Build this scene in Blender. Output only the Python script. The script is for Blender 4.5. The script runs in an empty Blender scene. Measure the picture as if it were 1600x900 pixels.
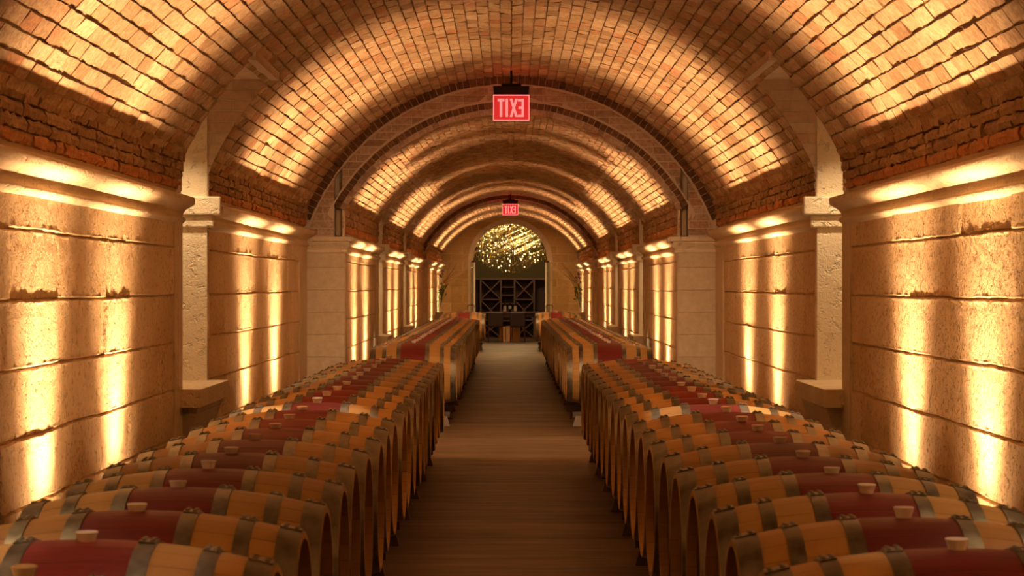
import bpy, bmesh, math, random
from mathutils import Vector, Matrix, noise
PI = math.pi
C = bpy.context.scene.collection
sc = bpy.context.scene

# ------------------------------------------------------------------ camera, light, exposure
CX, CZ, F = -0.02, 1.55, 3400.0
cd = bpy.data.cameras.new('camera'); cam = bpy.data.objects.new('camera', cd); C.objects.link(cam)
cam.location = (CX, 0, CZ); cam.rotation_euler = (PI/2, 0, 0)
cd.sensor_width = 36; cd.lens = 36*F/1600
cd.shift_x = 4/1600; cd.shift_y = -5/1600
cd.clip_start = 0.05; cd.clip_end = 200
cd.dof.use_dof = True; cd.dof.focus_distance = 17; cd.dof.aperture_fstop = 9
sc.camera = cam
sc.view_settings.view_transform = 'Standard'; sc.view_settings.look = 'None'
sc.view_settings.gamma = 1; sc.view_settings.use_curve_mapping = False
sc.view_settings.exposure = 0.0
w = bpy.data.worlds.new('world'); sc.world = w; w.use_nodes = True
w.node_tree.nodes['Background'].inputs[0].default_value = (1, .6, .3, 1)
w.node_tree.nodes['Background'].inputs[1].default_value = 0.01
WARM = (1.0, .59, .30)
sc.cycles.diffuse_bounces = 5
UP_W, UP_ANGLE, SPILL = 43.0, 60, .30
DOWN_W, GAP_W = 330.0, 420.0    # crown downlights
SLOT_W = 100.0                   # niche downlights

# ------------------------------------------------------------------ measures (metres; y runs down the tunnel)
W1, W2, W3 = 2.30, 1.87, 1.79
YB, A1, A2, YE = -2.2, 24.4, 46.6, 57.3
V1 = (2.51, 1.38); V2 = (2.15, 1.324); V3 = (2.05, 1.29)       # vault radius, centre height
SLOTS = [(5.7, 7.1, W1), (15.1, 16.43, W1), (30.6, 31.65, W2), (37.75, 38.8, W2)]
SILL, CAP = 0.83, 3.1
CAPS = {W1: 3.1, W2: 2.62, W3: 2.6}
COR = {W1: (1.985, 2.165), W2: (1.91, 2.09), W3: (1.91, 2.09)}
SPR = 2.40

# ------------------------------------------------------------------ mesh helper
class MB:
    def __init__(s): s.v = []; s.f = []; s.m = []; s.r = []; s.cur = 0; s.rv = 0.5; s.smooth = False
    def add(s, vs, fs, mi=None):
        b = len(s.v); s.v += [tuple(v) for v in vs]; s.r += [s.rv]*len(vs)
        for f in fs: s.f.append([b+i for i in f]); s.m.append(s.cur if mi is None else mi)
    def box(s, x0, x1, y0, y1, z0, z1, M=None):
        vs = [(x, y, z) for z in (z0, z1) for y in (y0, y1) for x in (x0, x1)]
        if M: vs = [M @ Vector(v) for v in vs]
        s.add(vs, [(0,2,3,1),(4,5,7,6),(0,1,5,4),(2,6,7,3),(0,4,6,2),(1,3,7,5)])
    def bar(s, a, b, wx, wy=None, up=(0,0,1)):
        a, b = Vector(a), Vector(b); wy = wy or wx; d = (b-a).normalized()
        u = d.cross(Vector(up)); u = u.normalized() if u.length > 1e-4 else Vector((1,0,0)); t = d.cross(u)
        vs = [p + u*i*wx/2 + t*j*wy/2 for p in (a, b) for i, j in ((-1,-1),(1,-1),(1,1),(-1,1))]
        s.add(vs, [(3,2,1,0),(4,5,6,7)] + [(i,(i+1)%4,4+(i+1)%4,4+i) for i in range(4)])
    def tube(s, pts, r, n=8):
        pts = [Vector(p) for p in pts]; rs = r if isinstance(r, (list, tuple)) else [r]*len(pts)
        vs = []
        for i, p in enumerate(pts):
            d = (pts[min(i+1, len(pts)-1)] - pts[max(i-1, 0)]).normalized()
            u = d.cross(Vector((0,0,1))); u = u.normalized() if u.length > 1e-3 else Vector((1,0,0)); t = d.cross(u)
            vs += [p + (u*math.cos(2*PI*k/n) + t*math.sin(2*PI*k/n))*rs[i] for k in range(n)]
        fs = [(i*n+k, i*n+(k+1)%n, (i+1)*n+(k+1)%n, (i+1)*n+k) for i in range(len(pts)-1) for k in range(n)]
        fs += [tuple(range(n))[::-1], tuple((len(pts)-1)*n+k for k in range(n))]
        s.add(vs, fs)
    def lathe(s, prof, o=(0,0,0), n=24, axis='z'):           # prof: (radius, height)
        vs = []
        for r, h in prof:
            for k in range(n):
                a = 2*PI*k/n
                p = (r*math.cos(a), r*math.sin(a), h) if axis == 'z' else (h, r*math.sin(a), r*math.cos(a))
                vs.append((p[0]+o[0], p[1]+o[1], p[2]+o[2]))
        m = len(prof)
        s.add(vs, [(i*n+k, i*n+(k+1)%n, (i+1)*n+(k+1)%n, (i+1)*n+k) for i in range(m-1) for k in range(n)])
    def prism(s, poly, y0, y1):                             # poly in x,z extruded along y
        n = len(poly)
        s.add([(x, y0, z) for x, z in poly] + [(x, y1, z) for x, z in poly],
              [tuple(range(n)), tuple(range(2*n-1, n-1, -1))] + [(i, n+i, n+(i+1)%n, (i+1)%n) for i in range(n)])
    def build(s, name, mats, parent=None, smooth=False, fix=True, bevel=0):
        me = bpy.data.meshes.new(name); me.from_pydata(s.v, [], s.f)
        for m in (mats if isinstance(mats, (list, tuple)) else [mats]): me.materials.append(m)
        me.polygons.foreach_set('material_index', s.m)
        at = me.attributes.new('rnd', 'FLOAT', 'POINT'); at.data.foreach_set('value', s.r)
        if smooth: me.polygons.foreach_set('use_smooth', [True]*len(s.f))
        if fix:
            bm = bmesh.new(); bm.from_mesh(me); bmesh.ops.recalc_face_normals(bm, faces=bm.faces); bm.to_mesh(me); bm.free()
        me.update()
        o = bpy.data.objects.new(name, me); C.objects.link(o)
        if parent: o.parent = parent
        if bevel:
            b = o.modifiers.new('bevel', 'BEVEL'); b.width = bevel; b.segments = 2; b.limit_method = 'ANGLE'
        return o

def struct(o): o['kind'] = 'structure'; return o
def tag(o, label, cat, group=None):
    o['label'] = label; o['category'] = cat
    if group: o['group'] = group
    return o
def empty(name, loc, label, cat, group=None, rz=0):
    o = bpy.data.objects.new(name, None); C.objects.link(o); o.location = loc; o.rotation_euler = (0, 0, rz)
    o.empty_display_size = .1
    return tag(o, label, cat, group)

# ------------------------------------------------------------------ materials
def mat(name, col=(.5,.5,.5), rough=.8, metal=0.0, spec=.3):
    m = bpy.data.materials.new(name); m.use_nodes = True; nt = m.node_tree
    b = nt.nodes['Principled BSDF']
    b.inputs['Base Color'].default_value = (*col, 1); b.inputs['Roughness'].default_value = rough
    b.inputs['Metallic'].default_value = metal; b.inputs['Specular IOR Level'].default_value = spec
    return m, nt, b
def N(nt, t, **k):
    n = nt.nodes.new(t)
    for a, v in k.items():
        if a.startswith('i_'): n.inputs[a[2:].replace('_', ' ')].default_value = v
        else: setattr(n, a, v)
    return n
def ramp(nt, src, stops):
    r = nt.nodes.new('ShaderNodeValToRGB'); e = r.color_ramp.elements
    while len(e) > 1: e.remove(e[-1])
    e[0].position = stops[0][0]; e[0].color = (*stops[0][1], 1)
    for p, c in stops[1:]: x = e.new(p); x.color = (*c, 1)
    nt.links.new(src, r.inputs[0]); return r
def mixc(nt, fac, a, b, mode='MIX'):
    m = nt.nodes.new('ShaderNodeMix'); m.data_type = 'RGBA'; m.blend_type = mode
    for sock, v in ((m.inputs[0], fac), (m.inputs[6], a), (m.inputs[7], b)):
        if hasattr(v, 'is_linked'): nt.links.new(v, sock)
        elif isinstance(v, (int, float)): sock.default_value = v
        else: sock.default_value = (*v, 1)
    return m.outputs[2]
def objco(nt, scale=(1,1,1)):
    t = nt.nodes.new('ShaderNodeTexCoord'); mp = nt.nodes.new('ShaderNodeMapping'); mp.inputs['Scale'].default_value = scale
    nt.links.new(t.outputs['Object'], mp.inputs[0]); return mp.outputs[0]
def bump(nt, b, h, dist, strength=1.0):
    n = nt.nodes.new('ShaderNodeBump'); n.inputs['Distance'].default_value = dist; n.inputs['Strength'].default_value = strength
    nt.links.new(h, n.inputs['Height']); nt.links.new(n.outputs[0], b.inputs['Normal'])
def noise_tex(nt, co, scale, detail=4, rough=.6):
    n = N(nt, 'ShaderNodeTexNoise'); n.inputs['Scale'].default_value = scale; n.inputs['Detail'].default_value = detail
    n.inputs['Roughness'].default_value = rough; nt.links.new(co, n.inputs['Vector']); return n.outputs['Fac']
def mathn(nt, op, a, b=0.0):
    m = nt.nodes.new('ShaderNodeMath'); m.operation = op
    for s_, v in ((m.inputs[0], a), (m.inputs[1], b)):
        if hasattr(v, 'is_linked'): nt.links.new(v, s_)
        else: s_.default_value = v
    return m.outputs[0]

def stone_mat(name, c0, c1, pit=.5, pitscale=28):
    m, nt, b = mat(name, c1, .85)
    co = objco(nt)
    n1 = noise_tex(nt, co, 1.6, 5); n2 = noise_tex(nt, co, pitscale, 3, .7)
    at = N(nt, 'ShaderNodeAttribute', attribute_name='rnd')
    f = mathn(nt, 'ADD', mathn(nt, 'MULTIPLY', n1, .8), mathn(nt, 'MULTIPLY', at.outputs['Fac'], .25))
    base = ramp(nt, f, [(.3, c0), (.75, c1)]).outputs[0]
    pits = ramp(nt, n2, [(.34, (0,0,0)), (.45, (1,1,1))]).outputs[0]
    col = mixc(nt, mathn(nt, 'MULTIPLY', mathn(nt, 'SUBTRACT', 1.0, pits), pit), base, tuple(x*.45 for x in c0))
    nt.links.new(col, b.inputs['Base Color'])
    h = mathn(nt, 'ADD', mathn(nt, 'MULTIPLY', pits, .6), mathn(nt, 'MULTIPLY', noise_tex(nt, co, 9, 6, .7), .9))
    h = mathn(nt, 'ADD', h, mathn(nt, 'MULTIPLY', noise_tex(nt, co, 55, 3, .7), .6))
    bump(nt, b, h, .012)
    return m
M_wall = stone_mat('honey travertine blocks', (.56,.38,.19), (.78,.59,.35), .6, 34)
M_pale = stone_mat('pale smooth travertine', (.74,.62,.44), (.84,.73,.54), .10, 14)
M_cor = stone_mat('carved cornice stone', (.58,.43,.25), (.72,.58,.38), .15, 20)

def brick_mat(name, stops, bumpd=.010):
    m, nt, b = mat(name, (.5,.3,.2), .9, spec=.15)
    at = N(nt, 'ShaderNodeAttribute', attribute_name='rnd')
    col = ramp(nt, at.outputs['Fac'], stops).outputs[0]
    co = objco(nt, (1, 1, 1))
    n = noise_tex(nt, co, 26, 6, .75)
    col = mixc(nt, ramp(nt, n, [(.38, (.0,.0,.0)), (.62, (1,1,1))]).outputs[0], mixc(nt, 1.0, col, (.62,.56,.5), 'MULTIPLY'), col)
    nt.links.new(col, b.inputs['Base Color'])
    bump(nt, b, mathn(nt, 'ADD', n, mathn(nt, 'MULTIPLY', noise_tex(nt, co, 70, 2), .5)), bumpd)
    return m
M_brick = brick_mat('vault brick', [(0, (.42,.27,.145)), (.3, (.57,.40,.235)), (.7, (.67,.50,.31)), (.85, (.60,.39,.23)), (1, (.53,.28,.15))])
M_brick2 = brick_mat('arch face brick', [(0, (.42,.29,.20)), (.3, (.55,.40,.28)), (.7, (.66,.52,.38)), (1, (.56,.34,.23))], .006)
M_darkbrick = brick_mat('dark header brick', [(0, (.16,.085,.04)), (1, (.27,.15,.075))])  # darker brick tone for the bands around the arches
M_lime = mat('pale lime mortar', (.66,.55,.41), .95)[0]
M_rust = brick_mat('springer brick', [(0, (.36,.22,.12)), (.5, (.48,.31,.17)), (.65, (.50,.26,.12)), (1, (.58,.25,.10))], .01)
M_mortar, nt, b = mat('lime mortar', (.50,.37,.24), .95, spec=.1)
bump(nt, b, noise_tex(nt, objco(nt), 60, 3), .004)

def brickwall_mat(name, bw, bh, c1, c2, cm, ms=.010, off=.5):
    """bricks laid on a wall facing +-y (pattern in object x, z)"""
    m, nt, b = mat(name, c1, .9, spec=.15)
    t = N(nt, 'ShaderNodeTexCoord'); sp = N(nt, 'ShaderNodeSeparateXYZ'); cb = N(nt, 'ShaderNodeCombineXYZ')
    nt.links.new(t.outputs['Object'], sp.inputs[0]); nt.links.new(sp.outputs[0], cb.inputs[0]); nt.links.new(sp.outputs[2], cb.inputs[1])
    nz = N(nt, 'ShaderNodeTexNoise', i_Scale=9.0); nt.links.new(t.outputs['Object'], nz.inputs['Vector'])
    va = N(nt, 'ShaderNodeVectorMath', operation='MULTIPLY_ADD'); va.inputs[1].default_value = (.015,.015,0)
    nt.links.new(nz.outputs['Color'], va.inputs[0]); nt.links.new(cb.outputs[0], va.inputs[2])
    br = N(nt, 'ShaderNodeTexBrick'); br.offset = off
    br.inputs['Scale'].default_value = 1; br.inputs['Brick Width'].default_value = bw; br.inputs['Row Height'].default_value = bh
    br.inputs['Mortar Size'].default_value = ms; br.inputs['Mortar Smooth'].default_value = .25
    br.inputs['Color1'].default_value = (*c1, 1); br.inputs['Color2'].default_value = (*c2, 1); br.inputs['Mortar'].default_value = (*cm, 1)
    nt.links.new(va.outputs[0], br.inputs['Vector'])
    n = noise_tex(nt, t.outputs['Object'], 14, 5, .7)
    col = mixc(nt, n, mixc(nt, 1.0, br.outputs['Color'], (.6,.55,.5), 'MULTIPLY'), br.outputs['Color'])
    nt.links.new(col, b.inputs['Base Color'])
    h = mathn(nt, 'ADD', mathn(nt, 'SUBTRACT', 1.0, br.outputs['Fac']), mathn(nt, 'MULTIPLY', n, .8))
    bump(nt, b, h, .010)
    return m
M_face = brickwall_mat('arch face brick', .30, .082, (.70,.48,.35), (.78,.64,.48), (.72,.62,.50), .007)
M_pier = brickwall_mat('pilaster blocks', 1.2, .25, (.84,.74,.56), (.80,.69,.51), (.66,.54,.38), .004)
M_end = brickwall_mat('end wall blocks', .62, .215, (.72,.47,.19), (.58,.37,.14), (.84,.66,.38), .007)

# oak: staves by angle, grain along the barrel (object x)
def oak_mat(name, red=True):
    m, nt, b = mat(name, (.4,.2,.07), .55, spec=.3)
    t = N(nt, 'ShaderNodeTexCoord'); sp = N(nt, 'ShaderNodeSeparateXYZ'); nt.links.new(t.outputs['Object'], sp.inputs[0])
    x, y, z = sp.outputs
    oi = N(nt, 'ShaderNodeObjectInfo'); rnd = oi.outputs['Random']
    if red:
        ang = mathn(nt, 'MULTIPLY', mathn(nt, 'ARCTAN2', y, z), 28/(2*PI))
    else:
        ang = mathn(nt, 'MULTIPLY', y, 12.0)
    idx = mathn(nt, 'FLOOR', ang); fr = mathn(nt, 'FRACT', ang)
    wn = N(nt, 'ShaderNodeTexWhiteNoise', noise_dimensions='2D'); cb = N(nt, 'ShaderNodeCombineXYZ')
    nt.links.new(idx, cb.inputs[0]); nt.links.new(rnd, cb.inputs[1]); nt.links.new(cb.outputs[0], wn.inputs['Vector'])
    co = objco(nt, (1.5, 22, 22) if red else (22, 22, 1.5))
    g = noise_tex(nt, co, 2.2, 4)
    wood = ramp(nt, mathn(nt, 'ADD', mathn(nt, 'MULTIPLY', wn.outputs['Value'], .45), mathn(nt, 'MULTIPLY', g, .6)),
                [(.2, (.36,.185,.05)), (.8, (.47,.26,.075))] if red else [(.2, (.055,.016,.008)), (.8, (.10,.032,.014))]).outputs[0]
    wood = mixc(nt, mathn(nt, 'MULTIPLY', rnd, .45), wood, (.52,.29,.09) if red else (.16,.06,.025))
    if red:
        stain = ramp(nt, mathn(nt, 'ADD', mathn(nt, 'MULTIPLY', g, .6), mathn(nt, 'MULTIPLY', rnd, .4)),
                     [(.15, (.10,.010,.007)), (.55, (.17,.016,.010)), (.9, (.26,.035,.028))]).outputs[0]
        mask = ramp(nt, mathn(nt, 'ABSOLUTE', x), [(.138, (1,1,1)), (.150, (0,0,0))]).outputs[0]
        wood = mixc(nt, mask, wood, stain)
    seam = ramp(nt, mathn(nt, 'ABSOLUTE', mathn(nt, 'SUBTRACT', fr, .5)), [(.462, (1,1,1)), (.495, (0,0,0))]).outputs[0]
    wood = mixc(nt, seam, mixc(nt, 1.0, wood, (.72,.66,.6), 'MULTIPLY'), wood)
    nt.links.new(wood, b.inputs['Base Color'])
    bump(nt, b, mathn(nt, 'ADD', seam, mathn(nt, 'MULTIPLY', g, .35)), .002)
    return m
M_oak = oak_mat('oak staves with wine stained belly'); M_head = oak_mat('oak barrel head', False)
M_hoop, nt, b = mat('galvanised hoop', (.30,.27,.21), .42, .85)
co = objco(nt); n = noise_tex(nt, co, 14, 4)
nt.links.new(ramp(nt, n, [(.3, (.15,.125,.08)), (.7, (.30,.265,.20))]).outputs[0], b.inputs['Base Color'])
nt.links.new(mathn(nt, 'ADD', mathn(nt, 'MULTIPLY', n, .3), .3), b.inputs['Roughness'])
M_bung = mat('silicone bung', (.78,.68,.56), .45)[0]
M_bung.node_tree.nodes['Principled BSDF'].inputs['Subsurface Weight'].default_value = .2
M_bung.node_tree.nodes['Principled BSDF'].inputs['Subsurface Radius'].default_value = (.02,.01,.005)

M_floor, nt, b = mat('stained concrete floor', (.3,.2,.12), .5, spec=.3)
co = objco(nt, (1, 1, 1)); n1 = noise_tex(nt, objco(nt, (.35, 1.6, 1)), 1.1, 6, .65); n2 = noise_tex(nt, objco(nt, (.6, 4, 1)), 2.3, 4)
cc = ramp(nt, mathn(nt, 'ADD', mathn(nt, 'MULTIPLY', n1, .65), mathn(nt, 'MULTIPLY', n2, .35)), [(.36, (.05,.026,.010)), (.5, (.11,.066,.03)), (.64, (.19,.125,.07))]).outputs[0]
nt.links.new(cc, b.inputs['Base Color'])
nt.links.new(ramp(nt, n2, [(.3, (.38,.38,.38)), (.7, (.7,.7,.7))]).outputs[0], b.inputs['Roughness'])
bump(nt, b, n1, .004)
M_black = mat('black painted metal', (.008,.006,.005), .6, 0, .1)[0]
M_steel = mat('dark rack steel', (.10,.07,.05), .5, .6)[0]
M_dark = mat('dark stained wood', (.07,.035,.025), .45)[0]
M_dark2 = mat('chocolate leather', (.035,.014,.012), .5)[0]
M_rack = mat('mahogany rack timber', (.16,.085,.07), .5)[0]
M_box = mat('brown cardboard', (.80,.46,.20), .8)[0]
M_olive = mat('olive plaster', (.09,.06,.02), .8)[0]
M_brass = mat('brushed brass', (.85,.66,.34), .3, 1.0)[0]
M_bronze = mat('dark bronze', (.10,.03,.02), .35, .7)[0]
M_leaf = mat('green leaves', (.13,.20,.03), .5)[0]
M_purple = mat('purple petals', (.30,.12,.32), .6)[0]
M_yellow = mat('cream petals', (.75,.65,.22), .6)[0]
M_twig = mat('dry twig', (.35,.2,.09), .7)[0]
M_white = mat('white paper label', (.75,.70,.62), .6)[0]
M_bottle = mat('dark green bottle glass', (.012,.015,.008), .12, spec=.6)[0]
def emit(name, col, s):
    m = bpy.data.materials.new(name); m.use_nodes = True; nt = m.node_tree; nt.nodes.clear()
    e = N(nt, 'ShaderNodeEmission'); e.inputs[0].default_value = (*col, 1); e.inputs[1].default_value = s
    o = N(nt, 'ShaderNodeOutputMaterial'); nt.links.new(e.outputs[0], o.inputs[0]); return m
def glass(name, tint=(1,1,1), refl=1.0, em=None):
    m = bpy.data.materials.new(name); m.use_nodes = True; nt = m.node_tree; nt.nodes.clear()
    t = N(nt, 'ShaderNodeBsdfTransparent'); t.inputs[0].default_value = (*tint, 1)
    g = N(nt, 'ShaderNodeBsdfGlossy'); g.inputs['Roughness'].default_value = .03 if em is None else .35
    fr = N(nt, 'ShaderNodeFresnel'); fr.inputs[0].default_value = 1.45
    mx = N(nt, 'ShaderNodeMixShader'); nt.links.new(mathn(nt, 'MULTIPLY', fr.outputs[0], refl), mx.inputs[0])
    nt.links.new(t.outputs[0], mx.inputs[1]); nt.links.new(g.outputs[0], mx.inputs[2]); out = mx.outputs[0]
    if em:
        e = N(nt, 'ShaderNodeEmission'); e.inputs[0].default_value = (*em[0], 1); e.inputs[1].default_value = em[1]
        m2 = N(nt, 'ShaderNodeMixShader'); m2.inputs[0].default_value = em[2]
        nt.links.new(out, m2.inputs[1]); nt.links.new(e.outputs[0], m2.inputs[2]); out = m2.outputs[0]
    o = N(nt, 'ShaderNodeOutputMaterial'); nt.links.new(out, o.inputs[0]); return m
M_glass = glass('clear glass', (.96,.97,.92), .35)
M_letter = emit('lit sign letters', (1, .26, .22), 1.15)
M_rim = emit('lit sign edge', (1, .18, .16), 1.9)
M_plate = glass('red lit acrylic', (1,.35,.25), .6, ((.95,.03,.03), .85, .68))
M_bulb = emit('chandelier bulb', (1, .72, .32), 9.0)
M_crystal = bpy.data.materials.new('gold lit crystal'); M_crystal.use_nodes = True
b = M_crystal.node_tree.nodes['Principled BSDF']; b.inputs['Base Color'].default_value = (.9,.72,.36,1); b.inputs['Metallic'].default_value = .9; b.inputs['Roughness'].default_value = .12
M_lens = emit('lamp lens', (1, .75, .45), 3)

# ------------------------------------------------------------------ vaults: every brick laid on the arc
rng = random.Random(5)
def vault(mb, R, zc, y0, y1, slots, W, e0=.0, e1=.0, zlow=SPR, bh=.1, bl=.31):
    CAP = CAPS[W]
    a0 = math.asin((zlow-zc)/R); arc = R*(PI-2*a0); n = round(arc/bh)
    def P(r, a, y): return (r*math.cos(a), y, zc + r*math.sin(a))
    mb.cur = 1; mb.rv = .5
    def backing(ya, yb, aa, ab, r):
        m = max(2, int((ab-aa)*R/.12)); vs = []
        for i in range(m+1):
            a = aa + (ab-aa)*i/m; vs += [P(r, a, ya), P(r, a, yb)]
        mb.add(vs, [(2*i, 2*i+1, 2*i+3, 2*i+2) for i in range(m)])
    cuts = sorted(slots); ac = math.asin((CAP-zc)/R)
    ys = y0 + e0
    for s0, s1 in cuts:
        backing(ys, s0, a0, PI-a0, R+.014); backing(s0, s1, ac, PI-ac, R+.014); ys = s1
    backing(ys, y1-e1, a0, PI-a0, R+.014)
    mb.cur = 0
    for i in range(n):
        aa = a0 + (PI-2*a0)*i/n; ab = a0 + (PI-2*a0)*(i+1)/n; am = (aa+ab)/2
        low = zc + R*math.sin(am) < CAP
        iv = []; ys = y0 + e0
        if low:
            for s0, s1 in cuts: iv.append((ys, s0)); ys = s1
        iv.append((ys, y1 - e1))
        for u, v in iv:
            y = u; first = True
            while y < v - .02:
                l = bl*rng.uniform(.72, 1.12)*(rng.uniform(.3, 1) if first else 1); first = False
                ye = min(y+l, v)
                if v - ye < .08: ye = v
                d = rng.gauss(0, .0025); t = -rng.gauss(0.0050, .002); ga = .0052/R
                mb.rv = rng.random()
                jj = lambda k=.0035: rng.uniform(-k, k)
                vs = []
                yn = max(3, int((ye-y)/.06)) if y < 26 else 1
                for q in range(yn+1):
                    yy = y+.004 + (ye-y-.008)*q/yn
                    lo = aa+ga+jj(.0035)/R; hi = ab-ga+jj(.0035)/R
                    # shingled: the edge nearer the wall stands proud on both flanks
                    up = 1 if am < PI/2 else -1
                    da = t if up > 0 else -t
                    vs += [P(R+.05, lo, yy), P(R+d-da+jj(.0022), lo, yy), P(R+d+da+jj(.0022), hi, yy), P(R+.05, hi, yy)]
                fs = [(4*q+k, 4*q+4+k, 4*q+5+k, 4*q+1+k) for q in range(yn) for k in range(3)] + [(0,1,2,3), (4*yn+3, 4*yn+2, 4*yn+1, 4*yn)]
                mb.add(vs, fs)
                y = ye
    # springer courses: rough bricks standing under the arc, above the cornice
    zb = COR[W][1] + .045
    for sgn in (-1, 1):
        mb.cur = 2; rows = 3; hh = (zlow - zb)/rows
        ys = y0; iv = []
        for s0, s1 in cuts: iv.append((ys, s0)); ys = s1
        iv.append((ys, y1))
        for u, v in iv:
            mb.cur = 1; mb.box(sgn*(W+.02), sgn*(W+.10), u, v, zb-.03, zlow+.06); mb.cur = 2
            for r in range(rows+1):
                y = u
                while y < v-.02:
                    ye = min(y+.27*rng.uniform(.6, 1.3), v)
                    if v-ye < .05: ye = v
                    x = W - .004 - .007*r + rng.uniform(-.007, .007); mb.rv = rng.uniform(.62, 1) if r == 0 else rng.uniform(0, .5)
                    j = lambda: rng.uniform(-.007, .007)
                    z0, z1 = zb+hh*r+.003, zb+hh*(r+1)-.003
                    k = 5; vs = []
                    for q in range(k):
                        yy = y+.002+(ye-y-.004)*q/(k-1)
                        vs += [(sgn*(W+.06), yy, z0), (sgn*(x+j()+.005), yy, z0+j()), (sgn*(x+j()-.004), yy, (z0+z1)/2), (sgn*(x+j()+.005), yy, z1+j()), (sgn*(W+.06), yy, z1)]
                    mb.add(vs, [(5*q+c, 5*q+5+c, 5*q+6+c, 5*q+1+c) for q in range(k-1) for c in range(4)] + [(0,1,2,3,4), tuple(5*k-1-c for c in range(5))])
                    y = ye

def ring(mb, R, zc, y0, y1, r_in, r_out, zlow, n=None, mi=0, gap=.006):
    """bricks on edge around an arch"""
    a0 = math.asin((zlow-zc)/R); n = n or round(R*(PI-2*a0)/.085)
    for i in range(n):
        aa = a0+(PI-2*a0)*i/n+gap/2/R; ab = a0+(PI-2*a0)*(i+1)/n-gap/2/R
        mb.rv = rng.random(); mb.cur = mi; d = rng.uniform(-.004, .004)
        vs = [((r+d)*math.cos(a), y, zc+(r+d)*math.sin(a)) for r in (r_in, r_out) for y in (y0+d, y1) for a in (aa, ab)]
        mb.add(vs, [(0,1,3,2),(4,6,7,5),(0,2,6,4),(1,5,7,3),(0,4,5,1),(2,3,7,6)])

cei = MB()
vault(cei, *V1, YB, A1, [(a, b_) for a, b_, w_ in SLOTS if w_ == W1], W1)
vault(cei, *V2, A1+.10, A2, [(a, b_) for a, b_, w_ in SLOTS if w_ == W2], W2, bh=.076, bl=.27)
vault(cei, *V3, A2+.10, YE, [], W3, e1=0, bh=.076, bl=.27)
struct(cei.build('ceiling', [M_brick, M_mortar, M_rust], fix=False))

# ------------------------------------------------------------------ stone side walls as relief meshes
JOINTS = [.18, .505, .83, 1.155, 1.478, 1.807]
def nz(x, y, z=0.0): return noise.noise(Vector((x, y, z)))
def wall_bay(mb, sgn, W, y0, y1, step, seed, jamb0=.0, jamb1=.45):
    top = COR[W][0] + .02
    zs = set([0.0, top])
    z = 0
    while z < top: zs.add(round(z, 3)); z += .045
    fine = .005 if y1 < 26 else .012
    for j in JOINTS:
        k = -5
        while k <= 5: zs.add(round(j + k*fine, 4)); k += 1
    zs = sorted(q for q in zs if q <= top)
    ny = max(2, int((y1-jamb1-y0-jamb0)/step)); ysl = [y0+jamb0+(y1-jamb1-y0-jamb0)*i/ny for i in range(ny+1)]
    rows = [0]+JOINTS+[99]; rr = random.Random(seed)
    vj = []
    for r in range(len(rows)):
        y = y0 - rr.uniform(0, 1); l = []
        while y < y1: l.append(y); y += rr.uniform(.75, 1.35)
        vj.append(l)
    boff = [[rr.gauss(0, .0035) for _ in range(60)] for _ in rows]
    vs = []; rv = []
    for y in ysl:
        for z in zs:
            best = 9; 
            for j in JOINTS:
                jz = j + .008*nz(y*1.1, j*7, seed) + .0035*nz(y*9, j*3, seed+3)
                if abs(z-jz) < abs(best): best = z-jz
            row = sum(1 for j in JOINTS if z > j)
            dv = min((abs(y-q) for q in vj[row]), default=9); bi = sum(1 for q in vj[row] if q < y)
            wob = .0045 + .004*abs(nz(y*17, z*17, seed))
            d = boff[row][bi % 60] + .006*nz(y*1.1, z*1.6, seed) + .0035*nz(y*6, z*6, seed+1) + .0025*nz(y*19, z*19, seed+2)
            g = max(0, 1-(abs(best)/(wob*1.5))**2)
            lip = math.exp(-((abs(best)-.013)/.006)**2)*max(0, nz(y*9, best*30, seed+5)+.2)*.005      # mortar squeezed out
            crumble = math.exp(-(abs(best)/.010)**2)*max(0, nz(y*14, z*30, seed+9))*.003
            d += lip - .017*g - crumble
            if dv < step*.8: d -= .005
            vs.append((sgn*(W - d), y, z)); rv.append(.5+boff[row][bi % 60]*60)
    m = len(zs); b0 = len(mb.v)
    mb.cur = 0
    mb.add(vs, [(i*m+k, i*m+k+1, (i+1)*m+k+1, (i+1)*m+k) for i in range(ny) for k in range(m-1)])
    mb.r[b0:] = [min(1, max(0, q)) for q in rv]
    mb.rv = .4
    for ja, jb in ((y0, y0+jamb0), (y1-jamb1, y1)):            # smooth jamb strips
        if jb-ja > .01: mb.cur = 1; mb.box(sgn*(W-.012), sgn*(W+.12), ja, jb, 0, top)
    mb.cur = 0; mb.rv = .5
def spans(y0, y1, W):
    out = []; ys = y0
    for s0, s1, w_ in SLOTS:
        if w_ == W: out.append((ys, s0)); ys = s1
    out.append((ys, y1)); return out
for sgn, side in ((-1, 'left'), (1, 'right')):
    mb = MB(); sd = 11 if sgn < 0 else 47
    for W, ya, yb in ((W1, YB, A1), (W2, A1, A2), (W3, A2, YE)):
        for k, (u, v) in enumerate(spans(ya, yb, W)):
            st = .2 if v < 7 else (.028 if v < 26 else .07)
            u0 = u; jm = .85 if v == A1 else (.35 if v < YE else 0.0)
            wall_bay(mb, sgn, W, u0, v, st, sd, .0 if v < 26 else .12, jm); sd += 13
    for s0, s1, W in SLOTS:                                     # blockwork under each niche
        mb.cur = 0; mb.rv = .45; mb.box(sgn*W, sgn*(W+.12), s0-.01, s1+.01, 0, SILL-.08)
    struct(mb.build('wall_'+side, [M_wall, M_cor], fix=False))

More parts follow.
